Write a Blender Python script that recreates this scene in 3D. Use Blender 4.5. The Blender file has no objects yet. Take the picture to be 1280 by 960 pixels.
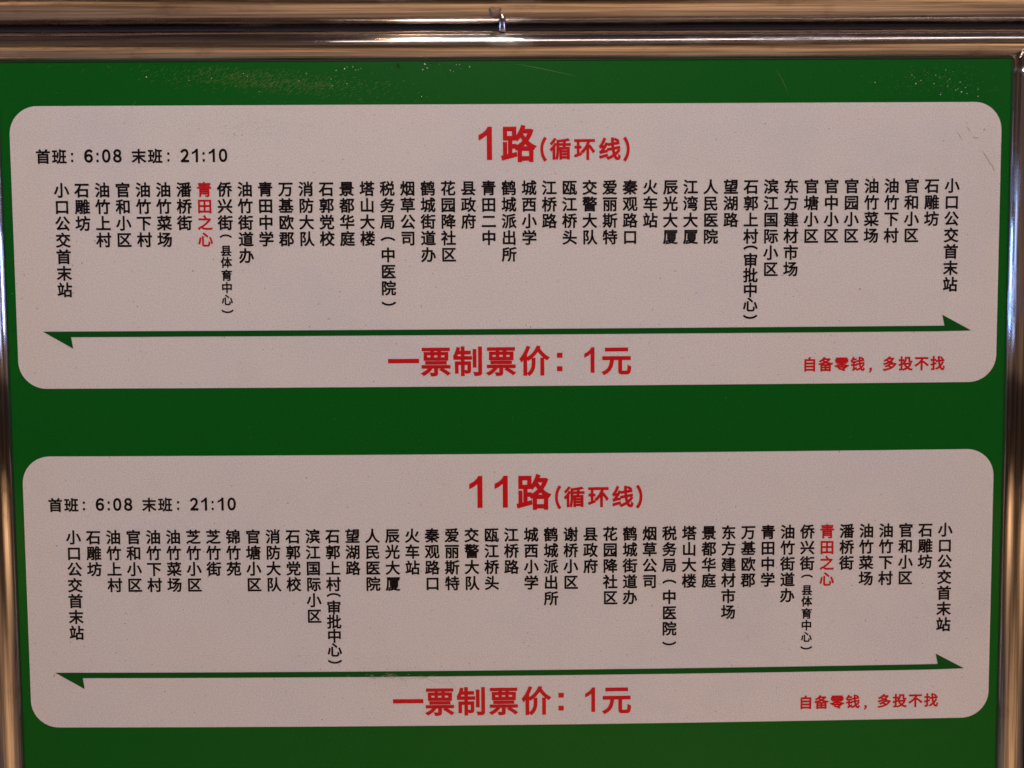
import bpy, bmesh, math, random
from mathutils import Matrix, Vector
random.seed(7)
scene = bpy.context.scene
col = scene.collection
BZ = 1.5                                   # height of the board's origin above the pavement (m)

# ------------------------------------------------------------------ camera
cam = bpy.data.cameras.new('camera')
cam.sensor_fit = 'HORIZONTAL'
cam.sensor_width = 36.0
cam.lens = 36.0 * 1000 / 1280
cam.clip_start = 0.01
cam.clip_end = 200
co = bpy.data.objects.new('camera', cam)
col.objects.link(co)
right = Vector((0.99994, -0.00857, -0.00698))
up = Vector((0.0074, 0.04956, 0.99874))
fwd = Vector((0.00821, 0.99873, -0.04962))
M = Matrix.Identity(4)
for i in range(3):
    M[i][0] = right[i]; M[i][1] = up[i]; M[i][2] = -fwd[i]
M.translation = Vector((-0.00364, -0.65518, BZ + 0.06133))
co.matrix_world = M
scene.camera = co

# ------------------------------------------------------------------ night sky glow
world = bpy.data.worlds.new('World')
scene.world = world
world.use_nodes = True
wn, wl = world.node_tree.nodes, world.node_tree.links
bg = wn['Background']
# town glow: warm towards the horizon, fading to a dark sky overhead
_tc = wn.new('ShaderNodeTexCoord'); _sp = wn.new('ShaderNodeSeparateXYZ'); _rp = wn.new('ShaderNodeValToRGB')
wl.new(_tc.outputs['Generated'], _sp.inputs[0]); wl.new(_sp.outputs['Z'], _rp.inputs['Fac'])
_e = _rp.color_ramp.elements
_e[0].position = 0.0; _e[0].color = (1.0, 0.58, 0.36, 1)
_e[1].position = 0.75; _e[1].color = (0.34, 0.22, 0.20, 1)
_m = _e.new(0.22); _m.color = (0.55, 0.36, 0.30, 1)
wl.new(_rp.outputs[0], bg.inputs['Color'])
bg.inputs['Strength'].default_value = 0.19

# ------------------------------------------------------------------ lamps of the street and added fill lights
def area_lamp(name, loc, aim, size, power, color, shape='RECTANGLE', size_y=None):
    l = bpy.data.lights.new(name, 'AREA')
    l.shape = shape; l.size = size
    if size_y: l.size_y = size_y
    l.energy = power; l.color = color
    o = bpy.data.objects.new(name, l); col.objects.link(o)
    o.location = loc
    o.rotation_euler = (Vector(aim) - Vector(loc)).to_track_quat('-Z', 'Y').to_euler()
    return o
AIM = (0, 0, BZ)
_l = bpy.data.lights.new('street_lamp_light', 'POINT'); _l.energy = 175; _l.color = (1.0, 0.68, 0.38); _l.shadow_soft_size = 0.13
_o = bpy.data.objects.new('street_lamp_light', _l); col.objects.link(_o); _o.location = (-0.62, -4.4, BZ + 3.75)
area_lamp('shelter_strip_light', (1.15, -3.0, BZ + 1.85), AIM, 4.4, 23, (1.0, 0.86, 0.86), size_y=0.22)
area_lamp('added_falloff_light', (-0.12, -1.3, BZ + 1.2), (0, 0, BZ + 0.05), 0.30, 8.2, (1.0, 0.90, 0.90), size_y=0.08)  # close lamp added so brightness falls off towards the corners
area_lamp('lavender_fill_west', (-3.1, -2.6, BZ + 0.50), AIM, 0.6, 8, (0.34, 0.52, 1.0), size_y=0.9)  # added bluish fill that tints the board lavender
area_lamp('lavender_fill_east', (3.1, -2.6, BZ + 0.50), AIM, 0.6, 7, (0.50, 0.60, 1.0), size_y=0.9)  # its added counterpart on the other side, same lavender tint
area_lamp('blue_sign_light_west', (-3.2, -0.42, BZ + 0.36), AIM, 0.45, 16, (0.22, 0.42, 1.0), size_y=0.45)
area_lamp('blue_sign_light_east', (3.2, -0.42, BZ + 0.36), AIM, 0.45, 14, (0.35, 0.48, 1.0), size_y=0.45)
_d = area_lamp('pavement_fill_light', (0.4, -2.7, BZ + 2.6), (0.4, -2.2, 0), 0.35, 60, (1.0, 0.63, 0.35))  # added downlight, warms the pavement that the tubes reflect
_d.data.spread = math.radians(75)
for _x in (-5.0, 5.0):
    _d = area_lamp('far_pavement_fill', (_x, -5.0, 4.6), (_x, -5.0, 0), 0.35, 210, (1.0, 0.66, 0.42))  # added pair, brightens the far pavement mirrored in the side tubes
    _d.data.spread = math.radians(85)

scene.view_settings.view_transform = 'Standard'
scene.view_settings.look = 'None'
scene.view_settings.gamma = 1
scene.view_settings.exposure = 0

# ------------------------------------------------------------------ materials
def mat(name, base=(0.5, 0.5, 0.5), rough=0.5, metal=0.0, coat=0.0, coat_rough=0.1):
    m = bpy.data.materials.new(name); m.use_nodes = True
    b = m.node_tree.nodes['Principled BSDF']
    b.inputs['Base Color'].default_value = (*base, 1)
    b.inputs['Roughness'].default_value = rough
    b.inputs['Metallic'].default_value = metal
    b.inputs['Coat Weight'].default_value = coat
    b.inputs['Coat Roughness'].default_value = coat_rough
    return m, m.node_tree, b

def noise(nt, scale, detail=4, rough=0.6, coord='Object', stretch=None):
    tc = nt.nodes.new('ShaderNodeTexCoord')
    n = nt.nodes.new('ShaderNodeTexNoise')
    n.inputs['Scale'].default_value = scale
    n.inputs['Detail'].default_value = detail
    n.inputs['Roughness'].default_value = rough
    if stretch:
        mp = nt.nodes.new('ShaderNodeMapping')
        mp.inputs['Scale'].default_value = stretch
        nt.links.new(tc.outputs[coord], mp.inputs['Vector'])
        nt.links.new(mp.outputs[0], n.inputs['Vector'])
    else:
        nt.links.new(tc.outputs[coord], n.inputs['Vector'])
    return n.outputs['Fac']

def ramp(nt, fac, stops):
    r = nt.nodes.new('ShaderNodeValToRGB')
    while len(r.color_ramp.elements) < len(stops): r.color_ramp.elements.new(0.5)
    for e, (p, c) in zip(r.color_ramp.elements, stops):
        e.position = p; e.color = (*c, 1) if len(c) == 3 else c
    nt.links.new(fac, r.inputs['Fac'])
    return r.outputs['Color']

def mix(nt, fac, a, b, mode='MIX'):
    x = nt.nodes.new('ShaderNodeMix'); x.data_type = 'RGBA'; x.blend_type = mode
    for i, v in ((0, fac), (6, a), (7, b)):
        if hasattr(v, 'links'): nt.links.new(v, x.inputs[i])
        else: x.inputs[i].default_value = v if i == 0 else (*v, 1)
    return x.outputs[2]

def bump(nt, b, h, strength, dist, coat=True):
    bm_ = nt.nodes.new('ShaderNodeBump')
    bm_.inputs['Strength'].default_value = strength
    bm_.inputs['Distance'].default_value = dist
    nt.links.new(h, bm_.inputs['Height'])
    nt.links.new(bm_.outputs[0], b.inputs['Normal'])
    if coat: nt.links.new(bm_.outputs[0], b.inputs['Coat Normal'])

def printed(name, c1, c2, speck=0.0, rough=0.42):
    """ink on a laminated sheet: mottled colour, dust specks, faint orange-peel gloss"""
    m, nt, b = mat(name, c1, rough, 0, 0.17, 0.08)
    b.inputs['Specular IOR Level'].default_value = 0.06
    g = noise(nt, 900, 3, 0.7)
    c = mix(nt, ramp(nt, g, [(0.35, (0, 0, 0)), (0.65, (1, 1, 1))]), c1, c2)
    big = noise(nt, 7, 5, 0.6)
    d = ramp(nt, big, [(0.34, (0.955, 0.95, 0.985)), (0.5, (1, 0.99, 0.99)), (0.68, (1, 0.98, 0.96))])
    c = mix(nt, 1.0, c, d, 'MULTIPLY')
    haze = noise(nt, 22, 7, 0.7)
    c = mix(nt, 1.0, c, ramp(nt, haze, [(0.30, (0.96, 0.955, 0.96)), (0.46, (1, 1, 1)), (0.66, (1, 1, 1)), (0.74, (0.975, 0.97, 0.965))]), 'MULTIPLY')
    if speck:
        s = noise(nt, 330, 2, 0.5)
        sp = ramp(nt, s, [(0.70, (0, 0, 0)), (0.75, (speck, speck, speck))])
        c = mix(nt, sp, c, (0.16, 0.12, 0.10))
    nt.links.new(c, b.inputs['Base Color'])
    bump(nt, b, noise(nt, 60, 3, 0.5), 0.12, 0.0008)
    return m

GREEN = printed('green_print', (0.0015, 0.080, 0.006), (0.003, 0.120, 0.010), 0.25)
WHITE = printed('white_print', (0.52, 0.53, 0.535), (0.72, 0.72, 0.72), 0.6)
BLACK = printed('black_ink', (0.004, 0.002, 0.003), (0.012, 0.007, 0.009))
RED = printed('red_ink', (0.48, 0.008, 0.012), (0.56, 0.012, 0.018))
ARROW = printed('green_ink', (0.0015, 0.066, 0.006), (0.003, 0.090, 0.010))

def steel(name, axis='Z'):
    m, nt, b = mat(name, (0.58, 0.53, 0.50), 0.2, 1.0)
    st = (1, 1, 0.012)
    stain = noise(nt, 38, 6, 0.65, stretch={'X': (0.6, 1, 1), 'Z': (1, 1, 0.6)}[axis])
    f = ramp(nt, stain, [(0.56, (0, 0, 0)), (0.72, (0.45, 0.45, 0.45))])
    c = mix(nt, f, (0.70, 0.665, 0.64), (0.30, 0.21, 0.15))
    reflect_streaks = noise(nt, 420, 4, 0.6, stretch=st)
    c = mix(nt, 1.0, c, ramp(nt, reflect_streaks, [(0.42, (0.55, 0.52, 0.50)), (0.56, (1, 1, 1))]), 'MULTIPLY')  # streaks in the steel colour stand in for reflected lines
    reflect_hairs = noise(nt, 1500, 3, 0.6, stretch=(1, 1, 0.006))
    c = mix(nt, 1.0, c, ramp(nt, reflect_hairs, [(0.40, (0.72, 0.71, 0.70)), (0.60, (1, 1, 1))]), 'MULTIPLY')  # thinner painted reflection lines
    nt.links.new(c, b.inputs['Base Color'])
    rr = ramp(nt, stain, [(0.5, (0.11, 0.11, 0.11)), (0.75, (0.28, 0.28, 0.28))])
    nt.links.new(rr, b.inputs['Roughness'])
    b.inputs['Anisotropic'].default_value = 0.93
    b.inputs['Anisotropic Rotation'].default_value = 0.0
    tg = nt.nodes.new('ShaderNodeTangent'); tg.direction_type = 'RADIAL'; tg.axis = 'Z'
    nt.links.new(tg.outputs[0], b.inputs['Tangent'])
    bump(nt, b, reflect_streaks, 0.10, 0.0005, False)
    return m
STEEL = steel('stained_steel')

def plain_noise(name, a, b_, scale, rough=0.8, dist=0.003):
    m, nt, b = mat(name, a, rough)
    n = noise(nt, scale, 8, 0.65)
    nt.links.new(ramp(nt, n, [(0.3, a), (0.7, b_)]), b.inputs['Base Color'])
    bump(nt, b, n, 0.5, dist, False)
    return m
PAVE = plain_noise('pavement_concrete', (0.30, 0.25, 0.20), (0.44, 0.37, 0.29), 5)
NIGHT_DARK = plain_noise('night_backdrop_dark', (0.016, 0.013, 0.018), (0.028, 0.022, 0.028), 14)
BACK = plain_noise('board_back', (0.10, 0.10, 0.10), (0.16, 0.16, 0.16), 40)
WELD = plain_noise('weld_metal', (0.14, 0.08, 0.05), (0.34, 0.24, 0.17), 300, 0.3)
WELD.node_tree.nodes['Principled BSDF'].inputs['Metallic'].default_value = 1
SCRATCH, _nt, _b = mat('scuffed_film', (0.13, 0.22, 0.05), 0.3)
HAIR, _nt, _b = mat('pale_scratch', (0.16, 0.22, 0.10), 0.4)
DROP, _nt, _b = mat('water', (1, 1, 1), 0.02)
_b.inputs['Transmission Weight'].default_value = 1.0
_b.inputs['IOR'].default_value = 1.33
DIRT, _nt, _b = mat('dried_dirt', (0.20, 0.15, 0.11), 0.8)

# ------------------------------------------------------------------ object helpers
def link(name, me, parent=None, loc=(0, 0, 0), rot=(0, 0, 0)):
    o = bpy.data.objects.new(name, me); col.objects.link(o)
    o.location = loc; o.rotation_euler = rot
    if parent: o.parent = parent
    return o

def mesh(name, verts, faces, material, smooth=False):
    me = bpy.data.meshes.new(name)
    me.from_pydata(verts, [], faces); me.validate(); me.update()
    me.materials.append(material)
    if smooth:
        for p in me.polygons: p.use_smooth = True
    return me

def box_mesh(name, x0, x1, y0, y1, z0, z1, material):
    v = [(x, y, z) for x in (x0, x1) for y in (y0, y1) for z in (z0, z1)]
    f = [(0, 1, 3, 2), (4, 6, 7, 5), (0, 4, 5, 1), (2, 3, 7, 6), (0, 2, 6, 4), (1, 5, 7, 3)]
    return mesh(name, v, f, material)

def tube_mesh(name, r, length, material, seg=64, wall=0.0012, rings=40):
    """hollow tube along local Z, centred, open ends with a wall; gently dented"""
    v, f = [], []
    for k in range(rings + 1):
        z = -length / 2 + length * k / rings
        dent = 0.00006 * math.sin(z * 37 + r * 900) + 0.00005 * math.sin(z * 91 + 1.3)
        for i in range(seg):
            a = 2 * math.pi * i / seg
            q = r + dent * math.cos(2 * a + z * 5)
            v.append((q * math.cos(a), q * math.sin(a), z))
    for k in range(rings):
        for i in range(seg):
            j = (i + 1) % seg
            f.append((k * seg + i, k * seg + j, (k + 1) * seg + j, (k + 1) * seg + i))
    base = len(v)
    for z in (-length / 2, length / 2):
        for i in range(seg):
            a = 2 * math.pi * i / seg
            v.append(((r - wall) * math.cos(a), (r - wall) * math.sin(a), z))
    top = rings * seg
    for i in range(seg):
        j = (i + 1) % seg
        f.append((i, base + i, base + j, j))
        f.append((top + i, top + j, base + seg + j, base + seg + i))
        f.append((base + i, base + seg + i, base + seg + j, base + j))
    return mesh(name, v, f, material, True)

# ------------------------------------------------------------------ setting
g = link('pavement', mesh('pavement', [(-40, -40, 0), (40, -40, 0), (40, 40, 0), (-40, 40, 0)], [(0, 1, 2, 3)], PAVE))
g['kind'] = 'structure'
w_ = link('night_backdrop', box_mesh('night_backdrop', -6, 6, 1.2, 1.4, 0, 4, NIGHT_DARK))  # added backdrop hiding the sky glow, stands for the night behind
w_['kind'] = 'structure'

# ------------------------------------------------------------------ the framed sign
sign = bpy.data.objects.new('bus_route_sign', None); col.objects.link(sign)
sign.location = (0, 0, 0)
sign['label'] = 'green bus route board with two white route cards in a steel tube frame'
sign['category'] = 'bus sign'
HALF = 0.400
def bend(x, z):
    """the printed sheet hangs with a slight sag that grows downwards"""
    s = 0.0023 * min(1.25, max(0.0, (0.15 - z) / 0.40))
    return z - s * (1 - (x / HALF) ** 2)

board = link('backing_board', box_mesh('backing_board', -0.416, 0.416, 0.0, 0.006, BZ - 0.42, BZ + 0.298, GREEN), sign)
RT = 0.0122
TY = 0.004
TX = 0.4195
TZ = 0.3015
BOT = -0.43
tl = link('frame_tube', tube_mesh('frame_tube', RT, 2 * 0.62, STEEL), sign, (0, TY, BZ + TZ), (0, math.pi / 2, 0))
side_me = tube_mesh('frame_side_tube', RT, BZ + TZ, STEEL, rings=60)
for sx in (-1, 1):
    link('frame_tube', side_me, sign, (sx * TX, TY, (BZ + TZ) / 2))
link('frame_tube', tube_mesh('frame_bottom_tube', RT, 2 * TX, STEEL), sign, (0, TY, BZ + BOT), (0, math.pi / 2, 0))

# black strips painting the shade in the seam between board and tubes
SEAM_SHADE, _nt, _b = mat('seam_shade_black', (0.012, 0.012, 0.012), 0.6)
for _x in (-0.4079, 0.4079):
    link('seam_shade_strip', box_mesh('seam_shade_strip', _x - 0.0003, _x + 0.0003, -0.0006, 0.001, BZ - 0.4195, BZ + 0.2885, SEAM_SHADE), sign)
link('seam_shade_strip', box_mesh('seam_shade_strip', -0.4075, 0.4075, -0.0008, 0.001, BZ + 0.2893, BZ + 0.2903, SEAM_SHADE), sign)

# ------------------------------------------------------------------ glyphs
_glyphs = {}
_fc = bpy.data.curves.new('glyph_source', 'FONT')
_fo = bpy.data.objects.new('glyph_source', _fc)
col.objects.link(_fo)
def hand(ch):
    if ch == '1':     # plain numeral one with a flag and no foot
        return [(0.55, 0), (0.80, 0), (0.80, 1), (0.60, 1), (0.50, 0.90), (0.36, 0.82), (0.15, 0.75), (0.15, 0.585), (0.36, 0.65), (0.55, 0.745)], [(0, 1, 2, 3, 4, 5, 6, 7, 8, 9)]
    if ch == ':':     # two square dots
        return [(0, 0), (1, 0), (1, .27), (0, .27), (0, .73), (1, .73), (1, 1), (0, 1)], [(0, 1, 2, 3), (4, 5, 6, 7)]
FULL = {'0': '０', '2': '２', '6': '６', '8': '８', '(': '（', ')': '）'}
def glyph(ch, bold):
    """flat letter outline in em units; bold > 0 adds a rim of that width round every stroke"""
    key = (ch, bold)
    if key in _glyphs: return _glyphs[key]
    h = hand(ch)
    if h:
        v, f = [(x, y, 0) for x, y in h[0]], h[1]
    else:
        _fc.body = FULL.get(ch, ch)
        _fc.size = 1; _fc.resolution_u = 5
        _fc.bevel_depth = bold; _fc.bevel_resolution = 0; _fc.extrude = 0
        me = bpy.data.meshes.new_from_object(_fo)
        bm = bmesh.new(); bm.from_mesh(me)
        bmesh.ops.remove_doubles(bm, verts=bm.verts, dist=1e-5)
        if bold:
            bmesh.ops.delete(bm, geom=[p for p in bm.faces if p.calc_center_median().z < -bold * 0.1], context='FACES')
        v = [tuple(q.co) for q in bm.verts]
        bm.verts.index_update()
        f = [tuple(q.index for q in p.verts) for p in bm.faces]
        bm.free(); bpy.data.meshes.remove(me)
    xs = [a[0] for a in v]; ys = [a[1] for a in v]
    _glyphs[key] = (v, f, (min(xs), max(xs), min(ys), max(ys)))
    return _glyphs[key]

LIFT = 0.00006      # height of the bold rim's crown above the sheet
class Ink:
    """collects the letters of one printed line into one mesh"""
    def __init__(self): self.v = []; self.f = []
    def _add(self, ch, bold, fx, fz):
        v, f, _ = glyph(ch, bold)
        n = len(self.v)
        for x, y, z in v:
            X, Z = fx(x, y), fz(x, y)
            self.v.append((X, -(z / bold * LIFT if bold else 0), bend(X, Z)))
        self.f += [tuple(n + i for i in q) for q in f]
    def cell(self, ch, cx, cz, em, bold, sx=1.0):
        self._add(ch, bold, lambda x, y: cx + (x - 0.5) * em * sx, lambda x, y: cz + (y - 0.38) * em)
    def bracket(self, ch, cx, cz, w, h, bold):          # a bracket turned for vertical writing
        x0, x1, y0, y1 = glyph(ch, bold)[2]
        # glyph height runs sideways, glyph width runs down
        self._add(ch, bold,
                  lambda x, y: cx + ((y - (y0 + y1) / 2) / (y1 - y0)) * w,
                  lambda x, y: cz - ((x - (x0 + x1) / 2) / (x1 - x0)) * h)
    def box(self, ch, cx, cz, w, h, bold):
        x0, x1, y0, y1 = glyph(ch, bold)[2]
        self._add(ch, bold,
                  lambda x, y: cx + ((x - (x0 + x1) / 2) / (x1 - x0)) * w,
                  lambda x, y: cz + ((y - (y0 + y1) / 2) / (y1 - y0)) * h)
    def build(self, name, material, parent, y=-0.0012):
        me = mesh(name, self.v, self.f, material)
        return link(name, me, parent, (0, y, BZ))

# ------------------------------------------------------------------ cards
CARD_H = 0.2268
TOPS = (0.25455, 0.25455 - CARD_H - 0.05551)
RX, RZ = 0.0225, 0.0225
def card_mesh(top):
    ring = []
    n = 14
    x0, x1, z0, z1 = -HALF, HALF, top - CARD_H, top
    def arc(cx, cz, a0):
        for k in range(n + 1):
            a = a0 + math.pi / 2 * k / n
            ring.append((cx + RX * math.cos(a), cz + RZ * math.sin(a)))
    def line(a, b, z):
        for k in range(1, 24):
            t = k / 24; ring.append((a + (b - a) * t, z))
    arc(x1 - RX, z1 - RZ, 0); line(x1 - RX, x0 + RX, z1)
    arc(x0 + RX, z1 - RZ, math.pi / 2)
    arc(x0 + RX, z0 + RZ, math.pi); line(x0 + RX, x1 - RX, z0)
    arc(x1 - RX, z0 + RZ, 1.5 * math.pi)
    m = len(ring)
    v = [(x, 0.0, bend(x, z)) for x, z in ring] + [(x, 0.00055, bend(x, z)) for x, z in ring]
    f = [tuple(range(m - 1, -1, -1))] + [(i, (i + 1) % m, m + (i + 1) % m, m + i) for i in range(m)]
    return mesh('route_card', v, f, WHITE)

PITCH, X0C, ROW, TOP0, EM = 0.01638, -0.3601, 0.01331, 0.0668, 0.01235
INK = 0.027        # stroke thickening of the small black lettering
stops1 = '小口公交首末站 石雕坊 油竹上村 官和小区 油竹下村 油竹菜场 潘桥街 *青田之心 侨兴街(县体育中心) 油竹街道办 青田中学 万基欧郡 消防大队 石郭党校 景都华庭 塔山大楼 税务局[中医院] 烟草公司 鹤城街道办 花园降社区 县政府 青田二中 鹤城派出所 城西小学 江桥路 瓯江桥头 交警大队 爱丽斯特 秦观路口 火车站 辰光大厦 江湾大厦 人民医院 望湖路 石郭上村{审批中心} 滨江国际小区 东方建材市场 官塘小区 官中小区 官园小区 油竹菜场 油竹下村 官和小区 石雕坊 小口公交首末站'.split()
stops2 = '小口公交首末站 石雕坊 油竹上村 官和小区 油竹下村 油竹菜场 芝竹小区 芝竹街 锦竹苑 官塘小区 消防大队 石郭党校 滨江国际小区 石郭上村{审批中心} 望湖路 人民医院 辰光大厦 火车站 秦观路口 爱丽斯特 交警大队 瓯江桥头 江桥路 城西小学 鹤城派出所 谢桥小区 县政府 花园降社区 鹤城街道办 烟草公司 税务局[中医院] 塔山大楼 景都华庭 东方建材市场 万基欧郡 青田中学 油竹街道办 侨兴街(县体育中心) *青田之心 潘桥街 油竹菜场 油竹下村 官和小区 石雕坊 小口公交首末站'.split()
SMALL = [104.3, 115.9, 125.3, 135.6, 145.6, 155.3, 164.6]        # the small bracketed run (mm below the card's top)
TIGHT = [115.9, 126.3, 138.2, 150.1, 161.8, 171.8]

def station(ink, s, x, top):
    y = TOP0; kind = None; k = 0
    for ch in s:
        if ch in '({[':
            kind = ch; k = 0
            if ch == '(': ink.bracket('(', x, top - SMALL[0] / 1000, 0.0100, 0.0030, 0.045)
            elif ch == '{': ink.bracket('(', x, top - TIGHT[0] / 1000, 0.0120, 0.0035, 0.050)
            else: ink.bracket('(', x, top - y - 0.0006, 0.0120, 0.0035, 0.050); y += ROW
            continue
        if ch in ')}]':
            if ch == ')': ink.bracket(')', x, top - SMALL[6] / 1000, 0.0100, 0.0030, 0.045)
            elif ch == '}': ink.bracket(')', x, top - TIGHT[5] / 1000, 0.0120, 0.0035, 0.050)
            else: ink.bracket(')', x, top - y + 0.0008, 0.0120, 0.0035, 0.050)
            continue
        if kind == '(':
            k += 1; ink.cell(ch, x, top - SMALL[k] / 1000, 0.0093, 0.027)
        elif kind == '{':
            k += 1; ink.cell(ch, x, top - TIGHT[k] / 1000, EM, INK)
        else:
            ink.cell(ch, x, top - y, EM, INK); y += ROW

def make_card(top, title, stops, price_dx, label):
    card = link('route_card', card_mesh(top), sign, (0, -0.0006, BZ))
    card['label'] = label
    cy = 0.0006         # children sit in the card's own space
    def put(ink, name, m, label=None):
        me = mesh(name, ink.v, ink.f, m)
        o = link(name, me, card, (0, -0.00025, 0))
        if label: o['label'] = label
        return o
    # heading: route number in heavy red
    t = Ink()
    for ch, cx, cz, w, h in title: t.box(ch, cx / 1000, top - cz / 1000, w / 1000, h / 1000, 0.028 if ch == '路' else 0.050 if ch in '()' else 0.030)
    put(t, 'route_number_heading', RED)
    # first and last bus
    t = Ink()
    for ch, cx in (('首', -373.9), ('班', -360.9), ('末', -297.2), ('班', -284.1)):
        t.cell(ch, cx / 1000, top - 0.0400, 0.0119, INK)
    for cx in (-350.6, -273.5): t.box(':', cx / 1000, top - 0.0408, 0.0017, 0.0073, 0)
    for ch, cx, w in (('6', -337.5, 7.0), ('0', -323.3, 6.8), ('8', -314.4, 6.9), ('2', -260.4, 7.0), ('0', -229.6, 6.9)):
        t.box(ch, cx / 1000, top - 0.0397, w / 1000, 0.0107, 0.038)
    for cx in (-252.2, -238.6): t.box('1', cx / 1000, top - 0.0397, 0.0049, 0.0107, 0)
    for cx in (-330.3, -245.2): t.box(':', cx / 1000, top - 0.0409, 0.0017, 0.0076, 0)
    put(t, 'first_and_last_bus_times', BLACK)
    # the stops
    for k, s in enumerate(stops):
        t = Ink()
        red = s.startswith('*')
        station(t, s.lstrip('*'), X0C + PITCH * k, top)
        put(t, 'station_name', RED if red else BLACK, 'red name of the present stop' if red else None)
    # long green arrow with a half head at both ends
    zl, zr = 0.1803, 0.1845
    n = 40
    upper = [(-0.3790, top - zl)] + [(-0.36 + 0.7165 * k / n, top - zl - 0.0002 * k / n * 0.2) for k in range(n + 1)]
    upper = [(x, z) for x, z in upper if x < 0.3560] + [(0.3566, top - zl), (0.3547, top - 0.1714), (0.3788, top - zr)]
    lower = [(0.35 - 0.7064 * k / n, top - zr - 0.0004) for k in range(n + 1)] + [(-0.3550, top - 0.1942)]
    pts = upper + lower
    me = bpy.data.meshes.new('arrow')
    bm = bmesh.new()
    vs = [bm.verts.new((x, 0, bend(x, z))) for x, z in pts]
    bm.faces.new(vs[::-1]); bmesh.ops.triangulate(bm, faces=bm.faces[:])
    bm.to_mesh(me); bm.free(); me.materials.append(ARROW)
    link('arrow', me, card, (0, -0.00025, 0))
    # fare
    t = Ink()
    for ch, cx in (('票', -60.3), ('制', -34.0), ('票', -7.0), ('价', 20.1), ('元', 87.4)):
        t.cell(ch, cx / 1000, top - 0.2062, 0.0250, 0.026)
    t.cell('一', -0.0868, top - 0.2060, 0.0262, 0.026)
    t.box(':', 0.0409, top - 0.2074, 0.0045, 0.0150, 0)
    t.box('1', 0.0652, top - 0.2060, 0.0084, 0.0208, 0)
    put(t, 'fare_text', RED)
    t = Ink()
    for k, ch in enumerate('自备零钱，多投不找'):
        if ch == '，': t.box(ch, 0.29625, top - 0.2162, 0.0027, 0.0042, 0.03)
        else: t.cell(ch, 0.24615 + 0.01318 * k, top - 0.2110, 0.0120, 0.030)
    put(t, 'exact_change_notice', RED)
    return card

T1 = [('1', -18.5, 31.2, 10.9, 26.4), ('路', 8.7, 31.4, 29.1, 29.8), ('(', 28.6, 36.1, 5.4, 20.1), ('循', 42.0, 36.0, 17.4, 17.9),
      ('环', 61.7, 36.4, 17.2, 16.7), ('线', 82.1, 35.9, 17.9, 18.3), (')', 95.5, 36.3, 5.5, 20.1)]
T2 = [('1', -28.7, 31.1, 10.9, 26.4), ('1', -7.8, 31.1, 10.9, 26.4), ('路', 19.3, 31.5, 29.1, 29.7), ('(', 39.2, 36.1, 5.3, 20.0),
      ('循', 52.4, 36.0, 17.3, 17.8), ('环', 72.4, 36.3, 17.3, 16.7), ('线', 92.6, 35.9, 17.9, 18.2), (')', 106.1, 36.2, 5.5, 20.0)]
make_card(TOPS[0], T1, stops1, 0, 'upper white card for route 1')
make_card(TOPS[1], T2, stops2, 0, 'lower white card for route 11')
bpy.data.objects.remove(_fo); bpy.data.curves.remove(_fc)

# ------------------------------------------------------------------ rail above the sign
rail = bpy.data.objects.new('steel_rail', None); col.objects.link(rail)
rail.location = (0, TY, BZ + 0.3362)
rail['label'] = 'thicker stained steel rail running just above the sign frame'
rail['category'] = 'rail'
link('rail_tube', tube_mesh('rail_tube', 0.019, 2.6, STEEL), rail, (0, 0, 0), (0, math.pi / 2, 0))
for sx in (-1, 1):
    link('rail_post', tube_mesh('rail_post', 0.019, BZ + 0.3362 - 0.017, STEEL, rings=4), rail, (sx * 1.25, 0, -(BZ + 0.3362) / 2 - 0.0085))
def lathe(name, prof, material, seg=24):
    v, f = [], []
    for r, z in prof:
        for i in range(seg):
            a = 2 * math.pi * i / seg
            v.append((r * math.cos(a), r * math.sin(a), z))
    for k in range(len(prof) - 1):
        for i in range(seg):
            j = (i + 1) % seg
            f.append((k * seg + i, k * seg + j, (k + 1) * seg + j, (k + 1) * seg + i))
    f.append(tuple(range(seg))[::-1]); f.append(tuple((len(prof) - 1) * seg + i for i in range(seg)))
    return mesh(name, v, f, material, True)
# short spacer that joins rail and frame, with its lump of weld
SX = -0.0056
link('spacer_pin', lathe('spacer_pin', [(0.0020, -0.0075), (0.0026, -0.0068), (0.0026, 0.004), (0.0020, 0.010)], STEEL), rail, (SX + 0.0015, -0.0105, -0.0195))
wv, wf = [], []
for k in range(9):
    for i in range(16):
        a = 2 * math.pi * i / 16; th = math.pi * k / 8
        q = 1 + 0.22 * math.sin(3 * a + k) + 0.15 * random.uniform(-1, 1)
        wv.append((0.0045 * q * math.sin(th) * math.cos(a), 0.0022 * q * math.sin(th) * math.sin(a), 0.0068 * math.cos(th)))
for k in range(8):
    for i in range(16):
        j = (i + 1) % 16
        wf.append((k * 16 + i, k * 16 + j, (k + 1) * 16 + j, (k + 1) * 16 + i))
link('weld_bead', mesh('weld_bead', wv, wf, WELD, True), rail, (SX - 0.0035, -0.0145, -0.0118))

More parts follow.
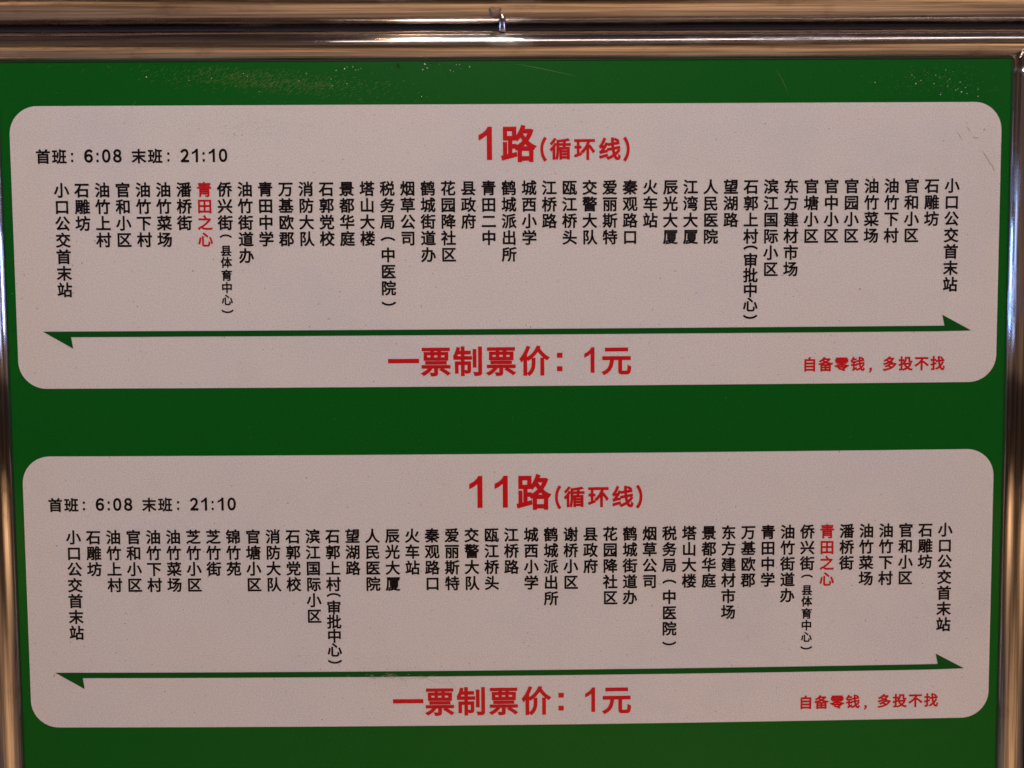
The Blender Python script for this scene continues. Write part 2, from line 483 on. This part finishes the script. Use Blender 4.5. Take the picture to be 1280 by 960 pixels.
# ------------------------------------------------------------------ wear, wet and painted glints on the board
def drops(name, spots, material, flat=0.55):
    v, f = [], []
    for x, z, r, yb in spots:
        n = len(v); seg, rg = 10, 4
        sx, sz = random.uniform(0.7, 1.2), random.uniform(0.7, 1.4)
        for k in range(rg):
            th = math.pi / 2 * k / rg
            for i in range(seg):
                a = 2 * math.pi * i / seg
                v.append((x + r * sx * math.cos(th) * math.cos(a), yb - r * flat * math.sin(th), z + r * sz * math.cos(th) * math.sin(a)))
        v.append((x, yb - r * flat, z)); t = len(v) - 1
        for k in range(rg - 1):
            for i in range(seg):
                j = (i + 1) % seg
                f.append((n + k * seg + i, n + k * seg + j, n + (k + 1) * seg + j, n + (k + 1) * seg + i))
        for i in range(seg): f.append((n + (rg - 1) * seg + i, n + (rg - 1) * seg + (i + 1) % seg, t))
    o = link(name, mesh(name, v, f, material, True), sign, (0, 0, BZ))
    o['kind'] = 'stuff'
    return o
YB, YC = 0.0, -0.00062
wet = []
for k in range(46): wet.append((random.gauss(0.345, 0.030), random.gauss(0.272, 0.008), random.uniform(0.0003, 0.0009), YB))
for k in range(12): wet.append((random.uniform(-0.10, -0.02), random.uniform(0.2825, 0.2865), random.uniform(0.0004, 0.0011), YB))
for k in range(22): wet.append((random.uniform(-0.40, 0.35), random.uniform(0.260, 0.286), random.uniform(0.0003, 0.0006), YB))
for x, z, r in ((-0.3635, 0.102, .0011), (-0.3570, 0.115, .0006), (0.389, 0.236, .0008), (0.386, 0.2325, .0007), (0.3725, 0.236, .0006)): wet.append((x, z, r, YC))
for x, z in ((0.404, 0.160), (0.405, 0.120), (-0.403, 0.105), (-0.4035, 0.075), (0.4035, 0.095)): wet.append((x, z, 0.0009, YB))
GLINT, _nt, _b = mat('painted_glint', (0.9, 0.9, 0.8), 0.2)  # opaque white beads that paint lamp glints among the drops
glints = []
for k in range(26): glints.append((random.gauss(0.350, 0.028), random.gauss(0.271, 0.007), random.uniform(0.00015, 0.0004), YB))
for k in range(16): glints.append((random.uniform(-0.14, 0.01), random.gauss(0.2835, 0.0018), random.uniform(0.0002, 0.0005), YB))
for k in range(16): glints.append((random.gauss(-0.2, 0.05), random.gauss(0.275, 0.005), random.uniform(0.0002, 0.0004), YB))
for x, z, r in ((-0.3635, 0.102, .0009), (0.389, 0.2362, .0007), (0.386, 0.2325, .0006), (0.3952, 0.1985, .0006)): glints.append((x, z, r, YC))
drops('glint_beads', [w for w in glints if -0.405 < w[0] < 0.404 and w[1] < 0.2875], GLINT)
drops('water_drops', [w for w in wet if -0.405 < w[0] < 0.406 and w[1] < 0.2875], DROP)
specks = []
for k in range(420):
    c = random.random() < 0.5
    top = TOPS[0] if c else TOPS[1]
    specks.append((random.uniform(-0.385, 0.385), top - random.uniform(0.012, 0.215), random.choice((.00016, .0002, .00025, .0004)), YC))
drops('dirt_specks', specks, DIRT, 0.2)

def scratches(name, strokes, material):
    v, f = [], []
    for x, z, ang, ln, wd, yb in strokes:
        c, s = math.cos(ang), math.sin(ang); n = len(v); m = 6
        bendy = random.uniform(-0.12, 0.12) * ln
        for k in range(m + 1):
            t = k / m - 0.5; ww = wd * (1 - (2 * t) ** 2) * 0.5 + 0.00002
            cx, cz = x + c * t * ln - s * bendy * (t * t), z + s * t * ln + c * bendy * (t * t)
            v.append((cx - s * ww, yb, cz + c * ww)); v.append((cx + s * ww, yb, cz - c * ww))
        for k in range(m): f.append((n + 2 * k, n + 2 * k + 1, n + 2 * k + 3, n + 2 * k + 2))
    o = link(name, mesh(name, v, f, material), sign, (0, 0, BZ)); o['kind'] = 'stuff'
st = []
for k in range(1100):                     # the scuffed patch under the top tube, left of the middle
    x = random.gauss(-0.195, 0.045); z = 0.274 - 0.10 * (x + 0.195) * random.uniform(0.4, 1.3) + random.gauss(0, 0.0045)
    if z > 0.286 or z < TOPS[0] + 0.001: continue
    st.append((x, z, random.gauss(0.6, 0.35), random.uniform(0.0006, 0.0040), random.uniform(0.00003, 0.00012), YB - 0.00015))
for k in range(150):
    x = random.gauss(0.345, 0.025); z = random.gauss(0.272, 0.006)
    if z > 0.286 or z < TOPS[0] + 0.001 or x > 0.403: continue
    st.append((x, z, random.gauss(0.3, 0.8), random.uniform(0.0006, 0.002), random.uniform(0.00005, 0.00014), YB - 0.00015))
scratches('scuff_marks', st, SCRATCH); st = []
for x, z, a, l in ((0.222, 0.272, -1.1, 0.022), (0.03, 0.282, -0.2, 0.05), (-0.30, 0.255, 0.9, 0.008), (-0.078, -0.2155, 0.1, 0.030), (-0.066, -0.218, -0.3, 0.022), (-0.05, -0.2205, -0.9, 0.012), (-0.07, -0.2145, 0.3, 0.018)):
    st.append((x, z, a, l, 0.00013, YB - 0.00015 if abs(z) > 0.2556 else YC - 0.0009))
for x, z, a, l in ((0.389, 0.209, -1.0, 0.016), (0.394, 0.201, -1.2, 0.009), (0.373, 0.233, -0.9, 0.006), (0.366, 0.2275, -1.0, 0.008), (0.379, 0.226, 0.0, 0.006)):
    st.append((x, z, a, l, 0.00028, YC - 0.0003))
for k in range(60):                      # faint light scuffs on the upper card under the patch
    x = random.gauss(-0.20, 0.035); z = random.gauss(0.238, 0.007)
    st.append((x, z, random.gauss(0.5, 0.5), random.uniform(0.001, 0.004), 0.00008, YC - 0.0003))
scratches('scratches', st, HAIR)
SMEAR, _nt, _b = mat('grey_smear', (0.36, 0.35, 0.32), 0.5)
sm = [(random.gauss(-0.108, 0.011), -0.2140 + random.gauss(0, 0.0012), random.gauss(0.0, 0.25), random.uniform(0.002, 0.006), random.uniform(0.00008, 0.0002), -0.00105) for _ in range(34)]
sm += [(-0.094 + 0.006 * t + random.gauss(0, 0.0008), -0.2150 - 0.007 * t * t, -0.6 - 0.5 * t, 0.004, 0.00016, -0.00105) for t in [k / 7 for k in range(8)]]
scratches('smear_marks', sm, SMEAR)
